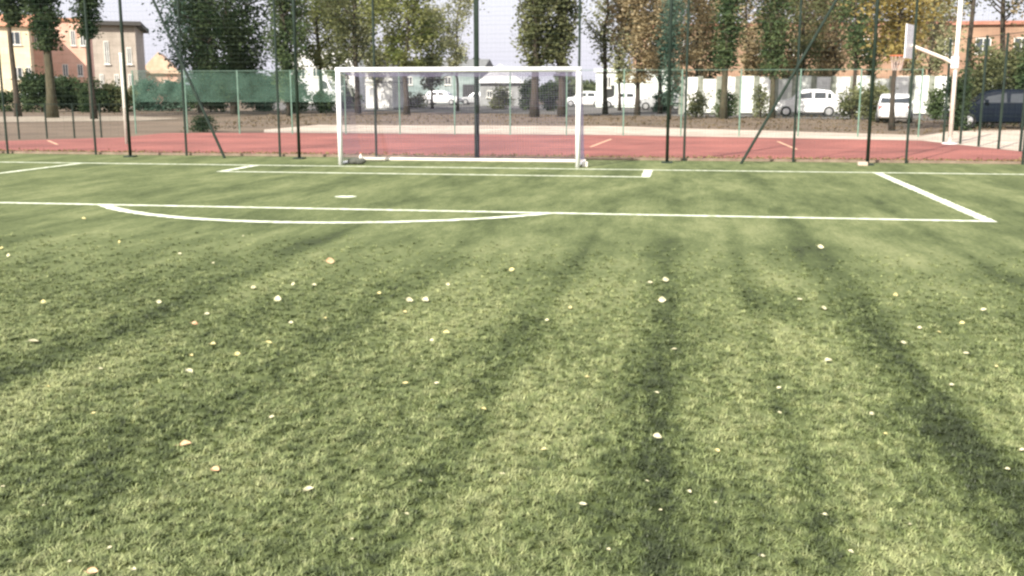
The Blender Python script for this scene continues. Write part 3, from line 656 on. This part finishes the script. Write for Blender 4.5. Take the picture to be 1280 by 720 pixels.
# ------------------------------------------------------------------ trees
def leaves(pts, size, m, name, seed, flat=.5):
    r = np.random.RandomState(seed); n = len(pts); pts = np.array(pts)
    a = r.normal(size=(n, 3)); a[:, 2] *= flat; a /= np.linalg.norm(a, axis=1, keepdims=True)+1e-9
    b_ = np.cross(a, r.normal(size=(n, 3))); b_ /= np.linalg.norm(b_, axis=1, keepdims=True)+1e-9
    s = size*(r.uniform(.55, 1.25, (n, 1)))
    v = np.stack([pts-a*s, pts+b_*s*.55, pts+a*s, pts-b_*s*.55], 1).reshape(-1, 3)
    f = np.arange(n*4).reshape(-1, 4)
    return np_mesh(name, v, f, m)
def make_tree(name, label, x, y, h, lm, bark, seed, env, base, nlimb=40, nleaf=7000, size=.2, rt=.2, rise=.9, lean=(0, 0), clump=.45, cat='tree', group='trees around the sports ground', twigs=True, zmaxw=1.0, forks=1):
    e = empty(name, (x, y, 0), 0, label, cat, group); r = random.Random(seed); nr = np.random.RandomState(seed)
    wob = [(r.uniform(-.24, .24), r.uniform(-.24, .24)) for _ in range(8)]
    def tr(t): i = t*7; k = min(6, int(i)); q = i-k; return Vector((lean[0]*t+(wob[k][0]*(1-q)+wob[k+1][0]*q)*t*2, lean[1]*t+(wob[k][1]*(1-q)+wob[k+1][1]*q)*t*2, h*.93*t))
    tb = MB().tube([tr(t) for t in np.linspace(0, 1, 12)], [rt*.82*(1.35 if i == 0 else 1)*(1-.9*i/11) for i in range(12)], 9)
    tb.build('trunk', bark, e, smooth=True)
    lb = MB(); P_ = []; W_ = []
    for i in range(nlimb):
        t = base+(1-base)*((i+r.random())/nlimb)**1.0
        a = r.uniform(0, 6.283); R = env((t-base)/(1-base))*r.uniform(.55, 1.1)
        s0 = tr(max(.05, t*.92-.03)); up = R*rise*r.uniform(.7, 1.4)
        p1 = s0+Vector((math.cos(a)*R*.5, math.sin(a)*R*.5, up*.4)); p2 = s0+Vector((math.cos(a)*R, math.sin(a)*R, up))
        rl = max(.012, rt*.35*(1-t)+.012)
        lb.tube([s0, p1, p2], [rl, rl*.6, rl*.2], 5)
        for q in range(3):
            u = r.uniform(.3, 1); pp_ = s0.lerp(p1, u*2) if u < .5 else p1.lerp(p2, u*2-1)
            pe = pp_+Vector((r.gauss(0, .3), r.gauss(0, .3), r.uniform(.1, .5)))*max(.4, R*.35); lb.tube([pp_, pe], [rl*.4, rl*.12], 3); P_.append((pe, max(.5, R*.4)))
            P_.append((pp_, max(.4, R*.35)))
        P_.append((p2, max(.5, R*.4)))
    lb.build('limbs', bark, e, kind='stuff')
    cen = np.array([tuple(q[0]) for q in P_]); wid = np.array([q[1] for q in P_])
    # leaf clumps around twigs, uneven
    wt = nr.gamma(1.2, 1, len(cen)); wt /= wt.sum(); idx = nr.choice(len(cen), nleaf, p=wt)
    pts = cen[idx]+nr.normal(size=(nleaf, 3))*(wid[idx]*clump)[:, None]*np.array([1, 1, 1.15])
    pts = pts[pts[:, 2] > base*h*.8]
    link('crown', leaves(pts, size, lm, 'crown', seed), e)
    return e
G = {k: leaf_mat('leaves_'+k, a, b_, trans=.5) for k, a, b_ in (
    ('dark', (.024, .046, .022), (.10, .135, .065)), ('olive', (.095, .11, .05), (.25, .26, .13)), ('yellowgreen', (.13, .16, .05), (.30, .31, .13)),
    ('green', (.055, .095, .045), (.15, .19, .085)), ('pale', (.23, .24, .13), (.46, .46, .27)), ('autumn', (.27, .215, .12), (.50, .41, .25)), ('yellow', (.20, .16, .05), (.42, .34, .13)), ('bluegreen', (.05, .10, .075), (.14, .21, .155)))}
pop = lambda R: (lambda t: R*(.55+.6*math.sin(min(1, t*1.15+.05)*2.6)))
ball = lambda R: (lambda t: R*math.sqrt(max(.05, 1-(2*t-1)**2)))
vee = lambda R: (lambda t: R*min(1, .15+1.3*t)*(1.15-.75*t))
def T(px, Y, h, kind, label, env, base, leaf, bark='bark', seed=None, **kw):
    kw['nleaf'] = int(kw['nleaf']*(1.12 if px > 740 else 1.5)); kw['size'] *= .8; kw['clump'] = .55; kw['nlimb'] = int(kw.get('nlimb', 40)*1.25)
    seed = seed or int(px*7+Y)
    return make_tree(kind, label, at(px, Y), Y, h, G[leaf], M[bark], seed, env, base, **kw)
T(20, 58, 15, 'broadleaf_tree', 'dark crown hanging over the cream house at far left', ball(2.2), .44, 'dark', nleaf=9000, size=.17, rt=.22)
T(63, 56, 17, 'poplar_tree', 'thick olive trunked poplar left of the peach house wall', vee(2.3), .28, 'dark', 'bark_olive', nleaf=13000, size=.16, rt=.34, rise=1.6, nlimb=70)
T(115, 54, 15, 'broadleaf_tree', 'dark tapering crown on a slim trunk, left of the stoutest left pole', vee(1.15), .36, 'dark', nleaf=8500, size=.13, rt=.2, rise=1.8, clump=.4)
T(292, 66, 13, 'evergreen_tree', 'big dark evergreen tree with a wide crown on the left', ball(3.3), .10, 'dark', nleaf=16000, size=.16, rt=.3, nlimb=70, rise=.3)
T(250, 70, 13, 'broadleaf_tree', 'blue green tree with pale gaps beside the big dark evergreen', ball(2.6), .12, 'bluegreen', nleaf=9000, size=.16, rt=.2, nlimb=45)
T(360, 62, 15, 'poplar_tree', 'narrow green poplar between two close dark fence poles', pop(1.25), .08, 'green', nleaf=8000, size=.15, rt=.16, rise=1.8, nlimb=60)
T(402, 74, 15, 'broadleaf_tree', 'sparse yellow green tree left of the goal with dark limbs', ball(3.2), .26, 'yellowgreen', nleaf=5500, size=.17, rt=.2, nlimb=30)
T(447, 70, 14, 'broadleaf_tree', 'open tree above the left end of the crossbar showing its forked limbs', ball(2.8), .26, 'olive', nleaf=4500, size=.15, rt=.24, nlimb=26, rise=1.3)
T(508, 66, 12, 'broadleaf_tree', 'bright yellow green tree above the left part of the crossbar', ball(2.5), .27, 'yellowgreen', nleaf=6000, size=.16, rt=.22, nlimb=30, rise=.5)
T(572, 78, 12, 'broadleaf_tree', 'thin pale tree just left of the middle fence pole', ball(1.9), .27, 'pale', nleaf=3000, size=.15, rt=.12, nlimb=22)
T(668, 62, 17, 'poplar_tree', 'dense olive poplar above the right half of the crossbar', pop(1.35), .20, 'olive', nleaf=10000, size=.15, rt=.3, rise=1.7, nlimb=70)
T(703, 63, 16, 'poplar_tree', 'second dense olive poplar directly above the right goal corner', pop(1.2), .20, 'olive', nleaf=9000, size=.15, rt=.3, rise=1.7, nlimb=70)
T(757, 70, 13, 'broadleaf_tree', 'bare branched tree with few leaves right of the goal post', ball(2.4), .3, 'olive', nleaf=2000, size=.14, rt=.2, nlimb=26)
T(797, 68, 14, 'broadleaf_tree', 'pale orange and yellow autumn tree right of the goal', ball(2.5), .18, 'autumn', nleaf=10000, size=.16, rt=.2, nlimb=45)
T(838, 58, 7.5, 'cypress_tree', 'slim blue green cypress behind the stout pole right of the goal', pop(.42), .12, 'bluegreen', nleaf=3200, size=.1, rt=.08, rise=1.6, nlimb=50, clump=.5)
T(826, 72, 15, 'poplar_tree', 'olive poplar just left of the stout pole right of the goal', pop(1.4), .17, 'olive', nleaf=7000, size=.15, rt=.18, rise=1.6, nlimb=50)
T(870, 74, 14, 'broadleaf_tree', 'reddish autumn tree before the brick building, left of the forked poplar', ball(2.0), .18, 'autumn', nleaf=5500, size=.15, rt=.15, nlimb=40)
T(905, 60, 16, 'poplar_tree', 'forked poplar with a dark bare trunk before the white wall', vee(1.8), .2, 'green', 'bark_olive', nleaf=7500, size=.14, rt=.24, rise=2.0, nlimb=46)
T(932, 75, 14, 'broadleaf_tree', 'orange brown autumn tree behind the white wall, third from its end', ball(2.4), .2, 'autumn', nleaf=6500, size=.15, rt=.15, nlimb=36)
T(966, 62, 15, 'poplar_tree', 'green poplar left of the long slanting brace', pop(1.0), .18, 'green', 'bark_olive', nleaf=6200, size=.14, rt=.2, rise=1.8, nlimb=56)
T(1003, 73, 14, 'broadleaf_tree', 'thin mixed green tree crossed by the slanting brace', ball(1.9), .18, 'olive', nleaf=5000, size=.14, rt=.14, nlimb=36)
T(1040, 76, 13, 'broadleaf_tree', 'tall amber autumn tree above the white estate car', ball(2.8), .2, 'autumn', nleaf=8500, size=.16, rt=.18, nlimb=42)
T(1068, 62, 13, 'broadleaf_tree', 'green leafy tree beside the right stout pole', ball(1.5), .26, 'green', nleaf=3800, size=.14, rt=.15, nlimb=40)
T(1118, 44, 11, 'maple_tree', 'yellow leaved maple behind the basketball backboard', ball(1.9), .30, 'yellow', nleaf=6500, size=.12, rt=.13, nlimb=50, rise=.5)
T(1160, 76, 13, 'broadleaf_tree', 'yellow tinged tree between backboard and white mast', ball(2.3), .2, 'pale', nleaf=5000, size=.15, rt=.14, nlimb=36)
T(1207, 50, 14, 'broadleaf_tree', 'dark trunked tree just right of the white mast', ball(2.1), .44, 'olive', nleaf=1700, size=.13, rt=.17, nlimb=30)
T(1248, 54, 14, 'broadleaf_tree', 'bare dark tree above the dark blue car', ball(2.6), .42, 'olive', nleaf=1500, size=.13, rt=.2, nlimb=34)
for px, Y, h, lab, lf, rd in ((775, 82, 12, 'soft olive tree behind the pale autumn one, right of the goal', 'pale', 2.4), (850, 84, 13, 'soft tan crown behind the reddish tree', 'autumn', 2.6), (888, 80, 12, 'rounded olive crown behind the forked poplar', 'olive', 2.3),
    (950, 84, 13, 'large muted green crown between orange brown tree and green poplar', 'olive', 2.6), (985, 82, 12, 'tan crown just left of where the slanting brace crosses', 'autumn', 2.2), (1025, 82, 13, 'pale crown behind the amber tree', 'pale', 2.6), (1085, 80, 12, 'muted crown behind the right stout pole', 'olive', 2.4), (1140, 82, 13, 'soft tan crown behind the yellow maple', 'autumn', 2.5), (470, 84, 11, 'soft pale crown behind the white cabins', 'pale', 2.2), (425, 86, 11, 'greyish crown behind the long white hall', 'olive', 2.5), (540, 88, 9, 'low olive crown over the long grey shed', 'olive', 1.8)):
    T(px, Y, h, 'broadleaf_tree', lab, ball(rd), .22, lf, nleaf=3300, size=.2, rt=.14, nlimb=34)
T(1300, 52, 13, 'broadleaf_tree', 'brownish tree at the right edge above the car', ball(2.6), .35, 'autumn', nleaf=2400, size=.13, rt=.2, nlimb=34)
# shrubs
def shrub(px, Y, wpx_, toppy, label, leaf, n=3000, size=.1, seed=None, name='shrub', botpy=None):
    rw = wpx_*Y/F/2; h = zz(px, toppy, Y); seed = seed or int(px*3+Y); r = np.random.RandomState(seed)
    e = empty(name, (at(px, Y), Y, 0), 0, label, 'shrub', 'shrubs and hedges')
    stm = MB(); rr = random.Random(seed)
    for i in range(7):
        a = rr.uniform(0, 6.28); stm.tube([(0, 0, 0), (math.cos(a)*rw*.3, math.sin(a)*rw*.3, h*.4), (math.cos(a)*rw*.7, math.sin(a)*rw*.5, h*.8)], [.04, .025, .008], 5)
    stm.build('stems', M['bark'], e, kind='stuff')
    nc = 26; c = np.stack([r.uniform(-rw*.85, rw*.85, nc), r.uniform(-min(rw, 1.2)*.7, min(rw, 1.2)*.7, nc), r.uniform(.1, .88, nc)*h*r.uniform(.75, 1, nc)], 1)
    idx = r.randint(0, nc, n); pts = c[idx]+r.normal(size=(n, 3))*np.array([rw*.16+.08, .25, h*.09]); pts[:, 2] = np.abs(pts[:, 2])
    link('foliage', leaves(pts, size, G[leaf], 'foliage', seed), e)
    return e
shrub(-6, 72, 60, 108, 'dark hedge bush at the far left edge', 'dark', 4500, .12)
shrub(50, 71, 50, 84, 'tall dark shrub under the thick poplar', 'dark', 5000, .13)
shrub(88, 74, 50, 92, 'dark rounded shrub between the two left tree trunks', 'dark', 5000, .13)
shrub(118, 70, 44, 98, 'low dark shrub around the slim trunk', 'dark', 3800, .12)
shrub(145, 71, 40, 100, 'grey green shrub before the beige block', 'olive', 3200, .12)
shrub(182, 76, 34, 92, 'blue green shrub behind the shade netting near the pale post', 'bluegreen', 3200, .12)
shrub(214, 75, 44, 98, 'green shrub below the small peach house', 'bluegreen', 3600, .13)
shrub(262, 74, 60, 88, 'broad dark green shrub under the big evergreen', 'dark', 4800, .13)
shrub(320, 76, 52, 90, 'deep green shrub right of the big evergreen trunk', 'bluegreen', 4300, .13)
shrub(368, 72, 28, 100, 'small green bush at the foot of the narrow poplar', 'green', 2600, .11)
shrub(400, 70, 34, 112, 'dark ragged bush left of the goal', 'dark', 1900, .1)
shrub(661, 84, 18, 93, 'dark upright bush seen through the net, right of the middle', 'dark', 2600, .12)
shrub(689, 80, 24, 96, 'larger dark bush seen through the net near the right post', 'dark', 3200, .12)
shrub(251, P(250, 166).y+1.2, 24, 141, 'small dark shrub at the edge of the red court on the left', 'dark', 1500, .05)
shrub(1198, 44, 20, 78, 'dark green bush just right of the white mast', 'dark', 3000, .08)
shrub(1226, 50, 34, 52, 'tall grey green shrub behind the dark blue car', 'olive', 4200, .1)
shrub(1262, 52, 36, 50, 'olive shrub above the roof of the dark blue car', 'olive', 4200, .1)
shrub(1295, 51, 36, 54, 'grey green shrub at the right edge behind the car', 'green', 3600, .1)
shrub(1098, 56, 30, 100, 'olive bush left of the small white car', 'olive', 2200, .1)
shrub(828, 78, 18, 112, 'green bush before the low white building', 'bluegreen', 1500, .1)
shrub(907, 61, 24, 106, 'low thin green bush at the foot of the forked poplar', 'green', 1100, .1)
shrub(872, 63, 18, 112, 'small olive bush before the left part of the white panel wall', 'olive', 700, .1)
shrub(952, 62, 14, 100, 'narrow grey green bush between two white wall panels', 'olive', 700, .09)
shrub(1068, 60, 30, 98, 'grey green bush behind the white estate car', 'olive', 1500, .1)
shrub(1172, 60, 18, 104, 'small bush before the wall beside the white mast', 'green', 1500, .09)
shrub(628, 88, 26, 104, 'low olive bush in front of the grey gabled house', 'olive', 2000, .12)
shrub(515, 92, 36, 108, 'low olive bush in front of the long grey shed', 'olive', 1500, .12)
shrub(438, 86, 26, 100, 'dark bush between the white hall and the site cabins', 'dark', 2200, .12)
# far wood that closes the horizon
r = np.random.RandomState(5); n = 42000
u = r.uniform(-190, 130, n); hh = 4.2+2.2*np.sin(u*.09)+1.5*np.sin(u*.31+1)+1.0*np.sin(u*.83)
pts = np.stack([u, 185+r.normal(0, 5, n), np.abs(r.uniform(0, 1, n)**.8*hh+r.normal(0, .4, n))], 1)
o = link('distant_wood', leaves(pts, .55, leaf_mat('leaves_distant', (.05, .07, .04), (.12, .14, .08), .12), 'distant_wood', 5)); tag(o, 'distant low belt of trees beyond the buildings', 'wood', kind='stuff')
# dry weeds on the ground between court and road
r = np.random.RandomState(8); n = 13000; pts = []
xy = np.stack([r.uniform(-45, 25, n), 36+r.uniform(0, 1, n)**1.3*40], 1); 
from math import inf
keep = np.array([True]*n)
pth = [(P(330, 157).y, P(1150, 176).y)]
ymin = np.interp(xy[:, 0], [P(-60, 156).x*1.0, P(150, 154).x, P(205, 166).x, P(400, 156).x, P(760, 158).x, P(1150, 169).x, 25], [P(-60, 142).y, P(150, 142).y, P(205, 166).y+.8, P(400, 156).y+.5, P(760, 158).y+.5, P(1150, 169).y+.5, P(1150, 160).y+8])
xy = xy[xy[:, 1] > ymin]; xy = xy[xy[:, 1] < 66]
pts = np.column_stack([xy, np.abs(r.normal(.04, .04, len(xy)))])
o = link('dry_weeds', leaves(pts, .07, leaf_mat('dry_grass_blades', (.10, .075, .045), (.20, .155, .10), .5), 'dry_weeds', 9)); tag(o, 'dry brown weeds and leaf litter beyond the red court', 'weeds', kind='stuff')

r = np.random.RandomState(12); n = 9000
pts = np.column_stack([r.uniform(-22, 14, n), YE+.1+np.abs(r.normal(0, .45, n)), np.abs(r.normal(.02, .02, n))])
o = link('kerb_litter', leaves(pts, .035, leaf_mat('kerb_litter_leaves', (.13, .10, .045), (.24, .20, .09), 3, .2), 'kerb_litter', 13)); tag(o, 'brownish moss and leaf litter drifted along the edge of the red court', 'leaf litter', kind='stuff')

# ------------------------------------------------------------------ fallen leaves on the turf
LM = [mat('leaf_cream', (.36, .34, .20), .8, scale=40, c2=(.58, .54, .36)), mat('leaf_yellow', (.45, .38, .14), .8, scale=40, c2=(.62, .54, .26)), mat('leaf_tan', (.42, .22, .1), .8, scale=40, c2=(.66, .46, .28))]
def leaf_mesh(k):
    r = random.Random(k); n = 7; v = []; f = []
    ln, wd = 1.0, .42+.08*r.random(); curl = r.uniform(.25, .6); bend = r.uniform(-.3, .45)
    for i in range(n):
        t = i/(n-1); ww = wd*math.sin(math.pi*min(1, .08+t*.92))**.8*(1-.25*t)*r.uniform(.9, 1.08)
        z = bend*(t-.5)**2*1.4
        v += [((t-.5)*ln, -ww, z+curl*ww+.03), ((t-.5)*ln, 0, z+.02), ((t-.5)*ln, ww, z+curl*ww*.7+.03)]
    for i in range(n-1):
        for j in range(2): a = i*3+j; f.append((a, a+1, a+4, a+3))
    return v, f
LMESH = []
for mi in range(3):
    for k in range(4):
        v, f = leaf_mesh(k*7+mi); me = bpy.data.meshes.new('leaf_blade'); me.from_pydata(v, [], f); me.materials.append(LM[mi])
        sb2 = MB().tube([(-.5, 0, .03), (-.72, .03, .05), (-.9, .1, .03)], [.02, .017, .014], 4).mesh('leaf_stem', LM[mi]); LMESH.append((me, sb2))
big = {(232, 554): ('large cream and orange fallen leaf in the lower left of the turf', 2, 1.5), (270, 587): ('curled tan leaf below the large cream and orange one', 2, 1.25), (386, 611): ('wide flat cream leaf lying low and left of the middle', 0, 1.35),
       (822, 545): ('bright white leaf alone on the dark worn streak', 0, 1.15), (413, 327): ('upright orange tinted leaf below the penalty arc', 2, 1.3), (828, 375): ('lower of two white leaves one above the other, right of the middle', 0, 1.0),
       (832, 350): ('upper of two white leaves one above the other, right of the middle', 0, 1.0), (512, 375): ('left one of two white leaves side by side mid pitch', 0, 1.0), (532, 375): ('right one of two white leaves side by side mid pitch', 0, 1.0),
       (348, 374): ('bright cream leaf left of the middle of the pitch', 0, 1.1), (42, 427): ('wide cream leaf near the left edge of the view', 0, 1.2), (116, 714): ('tan leaf at the very bottom left of the turf', 2, 1.3),
       (1036, 450): ('squarish white leaf on pale turf right of the middle', 0, 1.0), (237, 464): ('bright cream leaf straight above the large orange one', 0, 1.1), (244, 404): ('small orange leaf in the left part of the pitch', 2, .8),
       (1026, 309): ('lone pale leaf nearest the penalty area line on the right', 0, 1.0), (729, 629): ('white leaf low in the view beside the dark worn patch', 0, 1.0)}
rest = [(2,310),(11,319),(105,273),(54,377),(60,482),(149,302),(304,295),(225,317),(266,329),(367,355),(317,359),(393,356),(259,392),(199,377),(406,397),(266,429),(239,443),(297,442),(336,428),(126,460),(364,403),
        (560,355),(474,366),(506,389),(640,337),(813,353),(843,436),(821,490),(558,415),(507,478),(546,478),(684,400),(713,384),(540,425),(1150,409),(1174,415),(1130,428),(1120,368),(1000,374),(1030,385),(1230,387),(1203,403),(974,484),(1208,441),(1247,457),
        (55,630),(117,515),(3,607),(87,700),(137,683),(167,710),(628,591),(525,600),(809,600),(826,636),(440,672),(761,685),(605,510),(509,641),(1090,516),(1107,541),(895,627),(862,613),(1260,585),(1278,561),(1138,654),(1064,688),(954,693),(975,515),(897,562),(1032,642),(680,560),(340,520),(735,470),(1190,480)]
r = random.Random(21)
zone = lambda px, py: (0 if px < 427 else 1 if px < 853 else 2, 0 if py < 345 else 1 if py < 425 else 2 if py < 525 else 3)
ORD = ['leftmost', 'second from the left', 'third from the left', 'fourth from the left', 'fifth from the left', 'sixth from the left', 'seventh from the left', 'eighth from the left', 'ninth from the left', 'tenth from the left', 'eleventh from the left', 'twelfth from the left', 'thirteenth from the left', 'fourteenth from the left']
NUM = ['', 'one', 'two', 'three', 'four', 'five', 'six', 'seven', 'eight', 'nine', 'ten', 'eleven', 'twelve', 'thirteen', 'fourteen']
zl = {}
for q in rest: zl.setdefault(zone(*q), []).append(q)
SMALL = {}
for z_, qs in zl.items():
    qs.sort()
    where = ('farthest ', 'upper middle ', 'lower middle ', 'nearest ')[z_[1]]+('left', 'centre', 'right')[z_[0]]+' turf'
    for i, q in enumerate(qs): SMALL[q] = 'small pale leaf, %s of %s in the %s' % (ORD[i], NUM[len(qs)], where) if len(qs) > 1 else 'only small pale leaf in the '+where
for (px, py), spec in list(big.items())+[(q, None) for q in rest]:
    p = P(px, py, .02); lab, mi, sc = spec or (SMALL[(px, py)], r.choice([0, 0, 1]), r.uniform(.5, .78))
    lm_, sm_ = LMESH[mi*4+r.randrange(4)]; sz = .047*sc*float(np.interp(py, [300, 430, 520, 640], [1.35, 1.1, .8, .62])); tilt = float(np.interp(py, [300, 480], [.75, .25]))
    e = empty('fallen_leaf', (p.x, p.y, .016), r.uniform(0, 6.28), lab, 'leaf', 'fallen leaves on the pitch'); e.scale = (sz, sz, sz); e.rotation_euler = (r.uniform(.2, 1.3)*tilt*1.5, r.uniform(-.3, .3), r.uniform(-.7, .7)+(3.14 if r.random() < .0 else 0)); e.location.z = .014+.2*sz*tilt
    link('leaf_blade', lm_, e); link('leaf_stem', sm_, e)
